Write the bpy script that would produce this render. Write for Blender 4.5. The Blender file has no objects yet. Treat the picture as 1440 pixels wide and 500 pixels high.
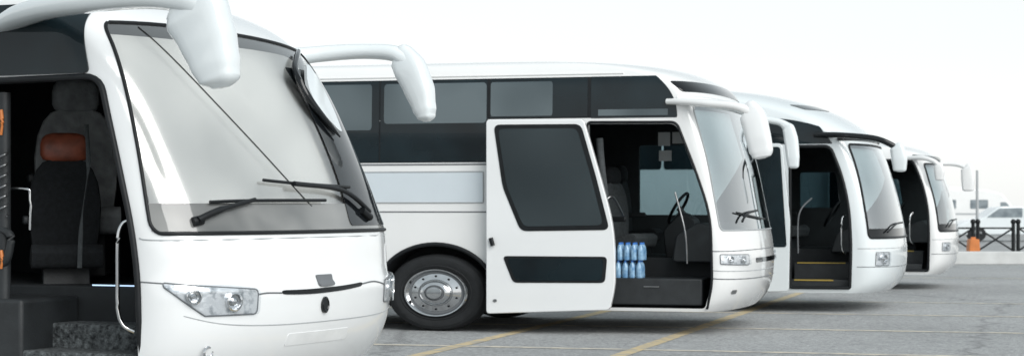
import bpy, bmesh, math, random
import numpy as np
from mathutils import Vector, Matrix
random.seed(4)
C = bpy.context
scene = C.scene
coll = scene.collection
rad = math.radians
try:
    scene.view_settings.view_transform = 'Standard'
    scene.view_settings.look = 'None'
    scene.view_settings.exposure = 0
except Exception: pass

# ------------------------------------------------------------ materials
def mat(name, col, rough=0.5, metal=0.0, coat=0.0, var=0.06, scale=6.0, bump=0.0, bscale=60.0, col2=None, detail=4, spec=0.5, emit=0.0, lo=0.3, hi=0.7, dist=0.0):
    m = bpy.data.materials.new(name); m.use_nodes = True
    nt = m.node_tree; N = nt.nodes; Lk = nt.links
    b = N['Principled BSDF']
    tc = N.new('ShaderNodeTexCoord')
    nz = N.new('ShaderNodeTexNoise'); nz.inputs['Scale'].default_value = scale; nz.inputs['Detail'].default_value = detail
    nz.inputs['Distortion'].default_value = dist
    Lk.new(tc.outputs['Object'], nz.inputs['Vector'])
    rp = N.new('ShaderNodeValToRGB')
    if col2 is None: col2 = tuple(c*(1-var*2) for c in col)
    rp.color_ramp.elements[0].position = lo; rp.color_ramp.elements[1].position = hi
    rp.color_ramp.elements[0].color = (*col2, 1); rp.color_ramp.elements[1].color = (*col, 1)
    Lk.new(nz.outputs['Fac'], rp.inputs['Fac'])
    Lk.new(rp.outputs['Color'], b.inputs['Base Color'])
    b.inputs['Roughness'].default_value = rough
    b.inputs['Metallic'].default_value = metal
    b.inputs['Coat Weight'].default_value = coat
    b.inputs['Coat Roughness'].default_value = 0.04
    b.inputs['Specular IOR Level'].default_value = spec
    if emit:
        b.inputs['Emission Color'].default_value = (*col, 1); b.inputs['Emission Strength'].default_value = emit
    if bump:
        n2 = N.new('ShaderNodeTexNoise'); n2.inputs['Scale'].default_value = bscale; n2.inputs['Detail'].default_value = 6
        Lk.new(tc.outputs['Object'], n2.inputs['Vector'])
        bp = N.new('ShaderNodeBump'); bp.inputs['Strength'].default_value = bump; bp.inputs['Distance'].default_value = 0.02
        Lk.new(n2.outputs['Fac'], bp.inputs['Height']); Lk.new(bp.outputs['Normal'], b.inputs['Normal'])
    return m

def glass_mat(name, tint, gloss=(0.97,0.99,1.0), ior=1.5, add=0.0, nlo=0.92, rough=0.02):
    m = bpy.data.materials.new(name); m.use_nodes = True
    nt = m.node_tree; N = nt.nodes; Lk = nt.links
    for n in list(N):
        if n.type == 'BSDF_PRINCIPLED': N.remove(n)
    out = [n for n in N if n.type == 'OUTPUT_MATERIAL'][0]
    tr = N.new('ShaderNodeBsdfTransparent')
    tc = N.new('ShaderNodeTexCoord'); nz = N.new('ShaderNodeTexNoise'); nz.inputs['Scale'].default_value = 1.5
    Lk.new(tc.outputs['Object'], nz.inputs['Vector'])
    rp = N.new('ShaderNodeValToRGB')
    rp.color_ramp.elements[0].color = (*[t*nlo for t in tint], 1); rp.color_ramp.elements[1].color = (*tint, 1)
    Lk.new(nz.outputs['Fac'], rp.inputs['Fac']); Lk.new(rp.outputs['Color'], tr.inputs['Color'])
    gl = N.new('ShaderNodeBsdfGlossy'); gl.inputs['Roughness'].default_value = rough; gl.inputs['Color'].default_value = (*gloss, 1)
    fr = N.new('ShaderNodeFresnel'); fr.inputs['IOR'].default_value = ior
    ad = N.new('ShaderNodeMath'); ad.operation = 'ADD'; ad.inputs[1].default_value = add; ad.use_clamp = True
    Lk.new(fr.outputs[0], ad.inputs[0])
    # the rear side of the pane only transmits (a pane is a closed thin solid)
    geo = N.new('ShaderNodeNewGeometry')
    sb = N.new('ShaderNodeMath'); sb.operation = 'SUBTRACT'; sb.inputs[0].default_value = 1.0; Lk.new(geo.outputs['Backfacing'], sb.inputs[1])
    mu = N.new('ShaderNodeMath'); mu.operation = 'MULTIPLY'; Lk.new(ad.outputs[0], mu.inputs[0]); Lk.new(sb.outputs[0], mu.inputs[1])
    mx = N.new('ShaderNodeMixShader')
    Lk.new(mu.outputs[0], mx.inputs[0]); Lk.new(tr.outputs[0], mx.inputs[1]); Lk.new(gl.outputs[0], mx.inputs[2])
    Lk.new(mx.outputs[0], out.inputs['Surface'])
    return m

M = {}
M['paint'] = mat('white_paint', (0.82,0.835,0.84), 0.2, 0, 1.0, var=0.02, scale=1.3, bump=0.010, bscale=3)
M['paint_cool'] = mat('cool_white_paint', (0.73,0.775,0.79), 0.22, 0, 1.0, var=0.02, scale=1.3)
M['paint_cream'] = mat('warm_white_paint', (0.81,0.815,0.81), 0.22, 0, 0.9, var=0.02, scale=1.3)
M['panel_blue'] = mat('pale_grey_panel', (0.62,0.68,0.72), 0.35, 0, 0.3, var=0.02, scale=2)
M['seam'] = mat('seam_grey', (0.15,0.16,0.17), 0.6)
M['seam_light'] = mat('seam_light_grey', (0.42,0.44,0.45), 0.5)
M['black'] = mat('black_rubber', (0.010,0.012,0.014), 0.45, var=0.2, scale=8, spec=0.3)
M['gloss_black'] = mat('gloss_black', (0.008,0.010,0.012), 0.08, 0, 0.3, var=0.2, spec=0.3)
M['glass_dark'] = mat('dark_window_glass', (0.008,0.018,0.023), 0.03, 0, 0.0, col2=(0.002,0.005,0.007), scale=1.2, spec=0.4, detail=2)
M['glass_reflection_noise'] = mat('door_window_glass', (0.040,0.054,0.060), 0.03, 0, 0.2, col2=(0.009,0.015,0.018), scale=0.7, spec=0.5, detail=0, lo=0.3, hi=0.75)  # lighter noise patches paint soft reflections into the door glass
M['curtain'] = mat('window_curtain_and_reflection', (0.105,0.135,0.147), 0.10, 0, 0.2, col2=(0.045,0.065,0.074), scale=0.9, detail=1, dist=0.2, lo=0.36, hi=0.62)  # curtain colour, also used for the painted reflection on the quarter window
M['haze_painted_glass'] = mat('haze_painted_window', (0.25,0.29,0.31), 0.2, 0, 0.4, col2=(0.12,0.15,0.17), scale=2.5, detail=2)  # distance haze is put into the lighter window colour of far vehicles
M['windshield'] = glass_mat('windshield_glass', (0.95,0.955,0.95), gloss=(1.0,0.99,0.98), add=0.22, rough=0.16)
M['windshield_far'] = glass_mat('windshield_reflective_glass', (0.82,0.88,0.89), add=0.34, rough=0.03)
M['clear'] = glass_mat('clear_glass', (0.55,0.64,0.66), add=0.0)
M['tint'] = glass_mat('tinted_glass', (0.16,0.22,0.24), add=0.0)
M['sky_reflection'] = mat('painted_sky_reflection', (0.92,0.915,0.90), 0.7, col2=(0.58,0.585,0.58), scale=0.75, detail=1, lo=0.35, hi=0.62, dist=0.3)  # pale mottled colour paints the sky's reflection for the windshields
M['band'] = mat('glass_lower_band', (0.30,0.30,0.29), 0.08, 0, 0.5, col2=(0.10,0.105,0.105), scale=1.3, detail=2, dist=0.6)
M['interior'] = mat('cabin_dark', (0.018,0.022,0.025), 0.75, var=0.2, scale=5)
M['dash'] = mat('dashboard_plastic', (0.024,0.028,0.031), 0.55, var=0.2, bump=0.1)
M['seat'] = mat('seat_fabric', (0.014,0.017,0.020), 0.9, var=0.25, scale=30, bump=0.3, bscale=120)
M['seat_grey'] = mat('seat_grey_fabric', (0.075,0.085,0.09), 0.9, var=0.2, scale=30, bump=0.3)
M['seat_pale'] = mat('pale_seat_cover', (0.38,0.40,0.41), 0.8, var=0.2, scale=14, bump=0.3)
M['red'] = mat('red_leather', (0.36,0.10,0.055), 0.4, var=0.25, scale=12)
M['orange'] = mat('orange_plastic', (0.62,0.20,0.05), 0.5, var=0.1)
M['chrome'] = mat('chrome', (0.68,0.69,0.70), 0.12, 1.0, var=0.08, scale=9)
M['steel'] = mat('dull_steel', (0.42,0.425,0.43), 0.32, 1.0, var=0.15, scale=9)
M['lamp'] = mat('headlight_reflector', (0.95,0.96,0.97), 0.12, 0.5, col2=(0.38,0.41,0.43), scale=13, detail=3, coat=1.0, bump=0.6, bscale=10, lo=0.35, hi=0.52)
M['lens'] = glass_mat('lamp_lens', (0.97,0.98,0.99), add=0.04)
M['tyre'] = mat('tyre_rubber', (0.012,0.014,0.016), 0.8, var=0.2, bump=0.3, bscale=80)
M['carpet'] = mat('grey_shaggy_carpet', (0.13,0.145,0.15), 1.0, col2=(0.008,0.01,0.012), scale=30, bump=1.0, bscale=45, detail=10)
M['led'] = mat('led_strip', (0.55,0.75,1.0), 0.4, emit=1.0)
M['yellow_edge'] = mat('yellow_step_edge', (0.42,0.30,0.06), 0.6)
M['bottle'] = mat('water_bottle_wrap', (0.35,0.55,0.72), 0.15, 0, 0.6, col2=(0.08,0.22,0.42), scale=14)
M['cap'] = mat('bottle_cap', (0.05,0.2,0.6), 0.4)
M['plate'] = mat('plate_recess', (0.79,0.805,0.81), 0.3)
M['paper'] = mat('paper', (0.40,0.42,0.42), 0.8)
M['concrete'] = mat('white_concrete', (0.62,0.63,0.62), 0.8, var=0.10, scale=2, bump=0.2)

# ------------------------------------------------------------ mesh helpers
def finish(name, bm, m, parent=None, smooth=True, angle=35, bevel=0.0, slots=None):
    bmesh.ops.recalc_face_normals(bm, faces=bm.faces)
    me = bpy.data.meshes.new(name); bm.to_mesh(me); bm.free()
    o = bpy.data.objects.new(name, me); coll.objects.link(o)
    for s in (slots or [m]): me.materials.append(s)
    if smooth:
        me.polygons.foreach_set('use_smooth', [True]*len(me.polygons))
        me.set_sharp_from_angle(angle=rad(angle))
    if bevel:
        bv = o.modifiers.new('Bevel', 'BEVEL'); bv.width = bevel; bv.segments = 3; bv.limit_method = 'ANGLE'; bv.angle_limit = rad(40)
        bv.harden_normals = False
    if parent: o.parent = parent
    return o

def rpoly(pts, r, seg=5):
    out = []; n = len(pts)
    rr = r if isinstance(r, (list, tuple)) else [r]*n
    for i in range(n):
        p0 = Vector(pts[i-1]); p1 = Vector(pts[i]); p2 = Vector(pts[(i+1) % n])
        a = (p0-p1); b = (p2-p1); k = min(rr[i], a.length*0.45, b.length*0.45)
        if k < 1e-4: out.append(tuple(p1)); continue
        A_ = p1+a.normalized()*k; B_ = p1+b.normalized()*k
        for s in range(seg+1):
            t = s/seg
            q = A_*(1-t)**2 + p1*2*t*(1-t) + B_*t*t
            out.append(tuple(q))
    return out

def prism_bm(poly, y0, y1, bm=None):
    bm = bm or bmesh.new()
    a = [bm.verts.new((p[0], y0, p[1])) for p in poly]
    b = [bm.verts.new((p[0], y1, p[1])) for p in poly]
    n = len(poly)
    bm.faces.new(a); bm.faces.new(b[::-1])
    for i in range(n): bm.faces.new((a[i], a[(i+1) % n], b[(i+1) % n], b[i]))
    return bm

def prism(name, poly, y0, y1, m, parent=None, bevel=0.0):
    return finish(name, prism_bm(poly, y0, y1), m, parent, bevel=bevel)

def box_bm(x0, x1, y0, y1, z0, z1, bm=None):
    return prism_bm([(x0, z0), (x1, z0), (x1, z1), (x0, z1)], y0, y1, bm)

def box(name, x0, x1, y0, y1, z0, z1, m, parent=None, bevel=0.01):
    return finish(name, box_bm(x0, x1, y0, y1, z0, z1), m, parent, bevel=bevel)

def sweep_bm(pts, r, closed=False, seg=10, up=(0, 0, 1), bm=None, power=1.0):
    bm = bm or bmesh.new()
    pts = [Vector(p) for p in pts]; n = len(pts); up = Vector(up)
    rings = []
    for i, p in enumerate(pts):
        if closed: T = pts[(i+1) % n]-pts[i-1]
        else: T = pts[min(i+1, n-1)]-pts[max(i-1, 0)]
        T.normalize()
        S = T.cross(up)
        if S.length < 0.05: S = T.cross(Vector((0.0, 1.0, 0.01)))
        S.normalize(); U = S.cross(T)
        rr = r[i] if isinstance(r, list) else r
        rw, rh = rr if isinstance(rr, tuple) else (rr, rr)
        ring = []
        for k in range(seg):
            t = 2*math.pi*k/seg
            c, s = math.cos(t), math.sin(t)
            c = math.copysign(abs(c)**power, c); s = math.copysign(abs(s)**power, s)
            ring.append(bm.verts.new(p+S*c*rw+U*s*rh))
        rings.append(ring)
    m_ = n if closed else n-1
    for i in range(m_):
        a = rings[i]; b = rings[(i+1) % n]
        for k in range(seg): bm.faces.new((a[k], a[(k+1) % seg], b[(k+1) % seg], b[k]))
    if not closed:
        bm.faces.new(rings[0][::-1]); bm.faces.new(rings[-1])
    return bm

def sweep(name, pts, r, m, parent=None, closed=False, seg=10, up=(0, 0, 1), power=1.0):
    return finish(name, sweep_bm(pts, r, closed, seg, up, power=power), m, parent, angle=50)

def spline(pts, k=6):
    P = [Vector(p) for p in pts]; out = []
    for i in range(len(P)-1):
        p0 = P[max(i-1, 0)]; p1 = P[i]; p2 = P[i+1]; p3 = P[min(i+2, len(P)-1)]
        for s in range(k):
            t = s/k
            out.append(0.5*((2*p1)+(p2-p0)*t+(2*p0-5*p1+4*p2-p3)*t*t+(3*p1-p0-3*p2+p3)*t**3))
    out.append(P[-1]); return out

def lathe_bm(prof, cx, cy, cz, sx=1.0, seg=48, bm=None):
    bm = bm or bmesh.new(); rings = []
    for (r, y) in prof:
        rings.append([bm.verts.new((cx+r*sx*math.cos(2*math.pi*k/seg), cy+y, cz+r*math.sin(2*math.pi*k/seg))) for k in range(seg)])
    for i in range(len(rings)-1):
        for k in range(seg):
            bm.faces.new((rings[i][k], rings[i][(k+1) % seg], rings[i+1][(k+1) % seg], rings[i+1][k]))
    bm.faces.new(rings[0]); bm.faces.new(rings[-1][::-1])
    return bm

def pchip(xs, ys):
    xs = np.array(xs, float); ys = np.array(ys, float); h = np.diff(xs); d = np.diff(ys)/h
    m = np.zeros(len(xs)); m[0] = d[0]; m[-1] = d[-1]
    for i in range(1, len(xs)-1):
        if d[i-1]*d[i] > 0:
            w1 = 2*h[i]+h[i-1]; w2 = h[i]+2*h[i-1]; m[i] = (w1+w2)/(w1/d[i-1]+w2/d[i])
    def f(x):
        x = min(max(x, xs[0]), xs[-1]); i = int(min(max(np.searchsorted(xs, x)-1, 0), len(h)-1))
        t = (x-xs[i])/h[i]; t2 = t*t; t3 = t2*t
        return float((2*t3-3*t2+1)*ys[i]+(t3-2*t2+t)*h[i]*m[i]+(-2*t3+3*t2)*ys[i+1]+(t3-t2)*h[i]*m[i+1])
    return f

# ------------------------------------------------------------ bus shell surface
class Shell:
    def __init__(s, W, L, prof, n=2.4):
        s.W = W; s.L = L; s.n = n; s.zs = [p[0] for p in prof]
        s.fx = pchip(s.zs, [p[1] for p in prof]); s.fD = pchip(s.zs, [p[2] for p in prof]); s.fi = pchip(s.zs, [p[3] for p in prof])
    def pos(s, a, z, off=0.0):
        xf, D, ins = s.fx(z)-off, s.fD(z), s.fi(z)+off
        hw = s.W/2-ins
        if a < 0: return Vector((xf-D+a, ins, z))
        if a > 180: return Vector((xf-D-(a-180), s.W-ins, z))
        c = math.cos(rad(a)); q = math.sin(rad(a)); e = 2/s.n
        return Vector((xf-D+D*max(q, 0)**e, ins+hw*(1-math.copysign(abs(c)**e, c)), z))
    def A(s, x, z):
        xc = s.fx(z)-s.fD(z)
        if x <= xc: return x-xc
        t = min((x-xc)/s.fD(z), 1.0)
        return math.degrees(math.asin(min(t**(s.n/2), 1)))
    def nrm(s, a, z):
        e = 1e-3 if a < 0 or a > 180 else 0.05
        da = s.pos(a+e, z)-s.pos(a-e, z); dz = s.pos(a, z+0.004)-s.pos(a, z-0.004)
        n = da.cross(dz); n.normalize(); return n
    def on(s, a, z, off=0.0): return s.pos(a, z)+s.nrm(a, z)*off
    def onx(s, x, z, off=0.0): return s.on(s.A(x, z), z, off)
    def loft(s, zs, rear, off=0.0, mi=0):
        bm = bmesh.new(); rings = []
        phis = [0, 1, 2.5, 4.5, 7, 10, 14, 18]+list(range(23, 158, 5))+[162, 166, 170, 173, 175.5, 177.5, 179, 180]
        for z in zs:
            ring = []; p0 = s.pos(0, z, off); p1 = s.pos(180, z, off)
            Ns = 26
            for k in range(Ns): ring.append(bm.verts.new((rear+(p0.x-rear)*k/Ns, p0.y, z)))
            for ph in phis: ring.append(bm.verts.new(s.pos(ph, z, off)))
            for k in range(Ns-1, -1, -1): ring.append(bm.verts.new((rear+(p1.x-rear)*k/Ns, p1.y, z)))
            rings.append(ring)
        n = len(rings[0])
        for i in range(len(rings)-1):
            for k in range(n): bm.faces.new((rings[i][k], rings[i][(k+1) % n], rings[i+1][(k+1) % n], rings[i+1][k]))
        bm.faces.new(rings[0]); bm.faces.new(rings[-1])
        for f in bm.faces: f.material_index = mi
        return bm
    def grid(s, al, ar, zb, zt, ru, rv, nu, nv, usex):
        call = lambda f, t: f(t) if callable(f) else f
        if rv > 0:
            e = [rv*(1-math.cos(math.pi/2*i/5)) for i in range(6)]
            vs = e+[rv+(1-2*rv)*i/nv for i in range(1, nv)]+[1-t for t in e[::-1]]
        else: vs = [i/nv for i in range(nv+1)]
        G = []
        for v in vs:
            row = []; d = min(v, 1-v); ins = 0
            if rv > 0 and d < rv: ins = ru*(1-math.sqrt(max(0, 1-(1-d/rv)**2)))
            for i in range(nu+1):
                u = ins+(1-2*ins)*i/nu
                z = call(zb, u)+(call(zt, u)-call(zb, u))*v
                a = call(al, v)+(call(ar, v)-call(al, v))*u
                if usex: a = s.A(a, z)
                row.append((a, z))
            G.append(row)
        return G
    def patch_bm(s, al, ar, zb, zt, o0, o1, ru=0.05, rv=0.1, nu=24, nv=10, usex=False, mi=0):
        G = s.grid(al, ar, zb, zt, ru, rv, nu, nv, usex); bm = bmesh.new()
        V0 = [[bm.verts.new(s.on(a, z, o0)) for a, z in r] for r in G]
        V1 = [[bm.verts.new(s.on(a, z, o1)) for a, z in r] for r in G]
        R = len(G)-1; Cn = len(G[0])-1
        for j in range(R):
            for i in range(Cn):
                bm.faces.new((V0[j][i], V0[j+1][i], V0[j+1][i+1], V0[j][i+1]))
                bm.faces.new((V1[j][i], V1[j][i+1], V1[j+1][i+1], V1[j+1][i]))
        loop = [(0, i) for i in range(Cn+1)]+[(j, Cn) for j in range(1, R+1)]+[(R, i) for i in range(Cn-1, -1, -1)]+[(j, 0) for j in range(R-1, 0, -1)]
        for k in range(len(loop)):
            a, b = loop[k], loop[(k+1) % len(loop)]
            bm.faces.new((V0[a[0]][a[1]], V0[b[0]][b[1]], V1[b[0]][b[1]], V1[a[0]][a[1]]))
        for f in bm.faces: f.material_index = mi
        s.last = [G[j][i] for j, i in loop]
        return bm
    def patch(s, name, m, parent, al, ar, zb, zt, o0=-0.01, o1=0.006, bevel=0.0, **k):
        return finish(name, s.patch_bm(al, ar, zb, zt, o0, o1, **k), m, parent, bevel=bevel)
    def seal(s, name, m, parent, r=0.02, off=0.004):
        pts = []
        for a, z in s.last:
            p = s.on(a, z, off)
            if not pts or (p-pts[-1]).length > 0.006: pts.append(p)
        if (pts[0]-pts[-1]).length < 0.006: pts.pop()
        return sweep(name, pts, r, m, parent, closed=True, seg=8, up=(0.3, 0.9, 0.1))
    def line(s, name, m, parent, az, r=0.01, off=0.0, k=6, usex=False):
        P = spline([(a, z, 0) for a, z in az], k)
        return sweep(name, [s.on(s.A(p.x, p.y) if usex else p.x, p.y, off) for p in P], r, m, parent, seg=8)

def boolean(body, cutters):
    for c in cutters:
        md = body.modifiers.new('b', 'BOOLEAN'); md.operation = 'DIFFERENCE'; md.solver = 'EXACT'; md.object = c
    dg = C.evaluated_depsgraph_get(); dg.update()
    me = bpy.data.meshes.new_from_object(body.evaluated_get(dg))
    body.modifiers.clear(); old = body.data; body.data = me
    for c in cutters: bpy.data.objects.remove(c)
    me.polygons.foreach_set('use_smooth', [True]*len(me.polygons)); me.set_sharp_from_angle(angle=rad(32))

def root(name, label, cat, loc, rz=0.0, group=None, kind=None):
    e = bpy.data.objects.new(name, None); coll.objects.link(e); e.location = loc; e.rotation_euler = (0, 0, rz)
    e.empty_display_size = 0.3
    e['label'] = label; e['category'] = cat
    if group: e['group'] = group
    return e

def frange(a, b, st):
    n = max(1, int(round((b-a)/st))); return [a+(b-a)*i/n for i in range(n+1)]

def make_wheel(parent, cx, cy, flip=1, R=0.5, sx=1.38):
    w = bpy.data.objects.new('wheel', None); coll.objects.link(w); w.parent = parent; w.location = (cx, cy, R); w.empty_display_size = 0.2
    if flip < 0: w.rotation_euler = (0, 0, math.pi)
    tp = [(R*0.60, 0.02), (R*0.66, -0.015), (R*0.70, -0.03), (R*0.72, -0.022), (R*0.80, -0.035), (R*0.88, -0.03), (R*0.90, -0.02), (R*0.94, -0.012), (R*0.985, 0.03), (R, 0.07), (R, 0.25), (R*0.97, 0.29), (R*0.6, 0.30)]
    finish('tyre', lathe_bm(tp, 0, 0, 0, sx), M['tyre'], w)
    rp_ = [(R*0.635, 0.10), (R*0.635, -0.03), (R*0.61, -0.05), (R*0.585, -0.045), (R*0.56, -0.01), (R*0.53, 0.012), (R*0.46, 0.0), (R*0.38, -0.02), (R*0.345, -0.028), (R*0.33, -0.012), (R*0.31, -0.012), (R*0.295, -0.055), (R*0.26, -0.075), (R*0.20, -0.085), (R*0.185, -0.07), (R*0.165, -0.07), (R*0.15, -0.105), (R*0.05, -0.115)]
    rim = finish('rim', lathe_bm(rp_, 0, 0, 0, sx, 64), M['chrome'], w)
    finish('rim_groove', lathe_bm([(R*0.55, 0.02), (R*0.55, 0.0035), (R*0.50, -0.001), (R*0.50, 0.02)], 0, 0, 0, sx, 64), M['seam'], rim)
    finish('hub_groove', lathe_bm([(R*0.185, -0.05), (R*0.185, -0.078), (R*0.165, -0.078), (R*0.165, -0.05)], 0, 0, 0, sx, 48), M['seam'], rim)
    for k in range(10):
        t = 2*math.pi*(k+.5)/10
        finish('vent_hole', lathe_bm([(0.013, 0.02), (0.013, -0.016)], R*0.43*sx*math.cos(t), 0, R*0.43*math.sin(t), 1.3, 14), M['black'], rim)
    return w

def make_seat(parent, x, y, z, rz, mback, mhead, s=1.0, name='seat', hw=0.16):
    e = bpy.data.objects.new(name, None); coll.objects.link(e); e.parent = parent; e.location = (x, y, z); e.rotation_euler = (0, 0, rz); e.scale = (s, s, s); e.empty_display_size = 0.1
    bm = bmesh.new(); R_ = []
    for (zz, hwid, xc) in ((0.36,0.20,-0.18),(0.42,0.25,-0.18),(0.6,0.275,-0.19),(0.8,0.28,-0.2),(0.95,0.26,-0.215),(1.05,0.22,-0.23),(1.11,0.17,-0.235),(1.14,0.10,-0.24)):
        R_.append([bm.verts.new((xc+math.copysign(abs(math.cos(t))**.7,math.cos(t))*0.075+0.05*abs(math.sin(t))**3, hwid*math.copysign(abs(math.sin(t))**.8,math.sin(t)), zz)) for t in [2*math.pi*i/24 for i in range(24)]])
    for i in range(len(R_)-1):
        for k in range(24): bm.faces.new((R_[i][k],R_[i][(k+1)%24],R_[i+1][(k+1)%24],R_[i+1][k]))
    bm.faces.new(R_[0]); bm.faces.new(R_[-1])
    bk = finish('backrest', bm, mback, e, angle=60)
    prism('seat_cushion', rpoly([(-0.28, 0.30), (0.30, 0.28), (0.34, 0.42), (0.28, 0.47), (-0.15, 0.42)], 0.05), -0.27, 0.27, mback, e, bevel=0.05)
    bm = bmesh.new(); R_ = []
    for (zz, f, xo) in ((1.12,0.72,0.0),(1.135,0.90,0.0),(1.17,1.0,0.0),(1.25,1.0,0.0),(1.30,0.93,-.01),(1.33,0.78,-.015),(1.345,0.5,-.02)):
        R_.append([bm.verts.new((-0.215+xo+f*0.085*math.copysign(abs(math.cos(t))**.7,math.cos(t)), hw*f*math.copysign(abs(math.sin(t))**.7,math.sin(t)), zz)) for t in [2*math.pi*i/24 for i in range(24)]])
    for i in range(len(R_)-1):
        for k in range(24): bm.faces.new((R_[i][k],R_[i][(k+1)%24],R_[i+1][(k+1)%24],R_[i+1][k]))
    bm.faces.new(R_[0]); bm.faces.new(R_[-1])
    finish('headrest', bm, mhead, e, angle=60)
    prism('seat_base', [(-0.2, 0), (0.2, 0), (0.15, 0.3), (-0.2, 0.3)], -0.18, 0.18, M['dash'], e, bevel=0.01)
    prism('armrest', rpoly([(-0.2,0.62),(0.2,0.62),(0.2,0.69),(-0.2,0.69)],0.03), -0.33, -0.285, M['dash'], e, bevel=0.015)
    return e

def interp_r(vals, n):
    k = len(vals)-1; out = []
    for i in range(n):
        t = i/(n-1)*k; j = min(int(t), k-1); f = t-j; f = f*f*(3-2*f)
        out.append(tuple(vals[j][q]*(1-f)+vals[j+1][q]*f for q in (0, 1)))
    return out
def mirror(parent, arm_pts, arm_r, head_pts, head_r, marm, mhead):
    P = spline(arm_pts, 8)
    mr = sweep('mirror', P, interp_r(arm_r, len(P)), marm, parent, seg=16, power=0.8)
    P = spline(head_pts, 6)
    hp = sweep('mirror_housing', P, interp_r(head_r, len(P)), mhead, mr, seg=24, up=(1, 0, 0), power=0.62)
    return mr

def build_shell(sh, parent, paint, ztop, cav, door, wind, arches, farwin=None):
    zs = sorted(set([round(z, 4) for z in frange(sh.zs[0], 2.8, 0.075)]+[round(z, 4) for z in frange(2.8, sh.zs[-1], 0.02)]))
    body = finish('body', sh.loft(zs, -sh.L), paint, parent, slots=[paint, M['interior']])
    cut = []
    def C_(bm, mi=1):
        for f in bm.faces: f.material_index = mi
        o = finish('cutter', bm, paint, slots=[paint, M['interior']]); o.parent = parent; cut.append(o)
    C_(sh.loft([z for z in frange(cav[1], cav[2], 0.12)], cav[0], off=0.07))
    C_(prism_bm(door, -0.4, 0.35))
    C_(sh.patch_bm(*wind[:4], -0.22, 0.12, **wind[4]))
    for ax in arches:
        for (a, b) in ((-0.3, 0.6), (sh.W-0.6, sh.W+0.3)):
            C_(prism_bm([(ax+0.80*math.cos(2*math.pi*k/40), 0.50+0.62*math.sin(2*math.pi*k/40)) for k in range(40)], a, b))
    if farwin: C_(prism_bm(farwin, sh.W-0.3, sh.W+0.3))
    C.view_layer.update()
    boolean(body, cut)
    return body

GR = 'white coaches parked in a row'
# ============================================================ COACH 1 (nearest)
b1 = root('coach', 'glossy white coach with open doorway and pale curved windshield', 'bus', (-5.468, 12.203, 0), rad(-9), GR)
S1 = Shell(3.15, 14, [(0.28,-.34,.55,.06),(0.45,-.17,.60,.02),(0.62,-.06,.62,.0),(0.80,-.005,.62,0),(0.86,.0,.62,0),(1.03,.01,.62,0),(1.07,-.015,.62,0),(1.40,-.05,.60,0),(1.56,-.11,.60,0),(2.10,-.36,.57,.015),(2.60,-.63,.55,.04),(2.86,-.82,.54,.06),(3.00,-.97,.56,.08),(3.10,-1.12,.6,.10),(3.25,-1.48,.75,.18),(3.35,-1.95,.85,.35),(3.42,-2.5,1.0,.7),(3.45,-3.2,1.1,1.1)])
door1 = rpoly([(-2.9,2.50),(-1.02,2.52),(-0.86,2.0),(-0.72,1.5),(-0.665,1.1),(-0.66,0.42),(-2.9,0.42)], [0.02,.12,.3,.3,.3,.05,.02])
wind1 = (lambda v: 7+22*v, lambda v: 172-24*v, 1.43, lambda u: 2.94-0.05*u+0.04*math.sin(math.pi*u), dict(ru=0.04, rv=0.06, nu=36, nv=16))
build_shell(S1, b1, M['paint'], 3.45, (-4.6, 0.40, 2.85), door1, wind1, [-9.8])
ws = S1.patch('windshield', M['windshield'], b1, *wind1[:4], o0=-0.02, o1=0.002, **wind1[4])
S1.seal('windshield_seal', M['black'], ws, 0.014)
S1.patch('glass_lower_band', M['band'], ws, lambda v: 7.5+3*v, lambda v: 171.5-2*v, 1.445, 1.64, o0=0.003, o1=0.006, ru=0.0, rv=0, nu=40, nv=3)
S1.patch('painted_sky_reflection', M['sky_reflection'], ws, lambda v: 7+21*v, lambda v: 171-23*v, 1.60, 2.92, o0=-0.10, o1=-0.08, ru=0, rv=0, nu=36, nv=10)  # added sheet behind the glass, carries the painted sky reflection
S1.patch('dark_side_pane', M['gloss_black'], ws, lambda v: 101+3*v+3*math.sin(math.pi*v), lambda v: 169-20*v, 1.47, 2.72, o0=0.008, o1=0.012, ru=0.02, rv=0.05, nu=20, nv=12)
S1.line('windshield_seam', M['black'], ws, [(47,2.92),(60,2.5),(75,2.05),(88,1.62)], 0.005, 0.005)
w = S1.line('wiper', M['black'], b1, [(33,1.51),(45,1.58),(62,1.65)], [(.024,.024)]*7+[(.016,.016)]*6, 0.05)
S1.line('wiper_blade', M['black'], w, [(42,1.64),(60,1.65),(92,1.655)], 0.012, 0.03)
S1.line('wiper_pivot', M['black'], w, [(31,1.505),(36,1.52)], 0.035, 0.02, k=2)
w = S1.line('wiper', M['black'], b1, [(82,1.77),(102,1.72),(115,1.56)], 0.019, 0.05)
S1.line('wiper_blade', M['black'], w, [(70,1.80),(88,1.775),(108,1.76)], 0.012, 0.03)
S1.line('wiper_pivot', M['black'], w, [(111,1.58),(116,1.52)], 0.03, 0.03, k=2)
dfp = rpoly([(-2.95,2.52),(-1.02,2.54),(-0.85,2.0),(-0.715,1.5),(-0.655,1.1),(-0.65,0.42)], [0,.12,.3,.3,.3,0])
df = sweep('door_frame', [S1.onx(x, z, 0.004) for x, z in dfp], 0.024, M['black'], b1, seg=8, up=(0.2,1,0.1))
S1.patch('side_window', M['glass_dark'], b1, lambda v: -3.2, lambda v: -1.10-0.16*v, 2.565, 3.08, usex=True, o0=-0.005, o1=0.016, ru=0.02, rv=0.08, nu=40, nv=16)
S1.patch('side_window', M['glass_dark'], b1, -5.0, -3.24, 2.2, 3.06, usex=True, o1=0.014, ru=0.02, rv=0.05)
S1.patch('side_window', M['glass_dark'], b1, -7.2, -5.04, 2.2, 3.06, usex=True, o1=0.014, ru=0.02, rv=0.05)
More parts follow.
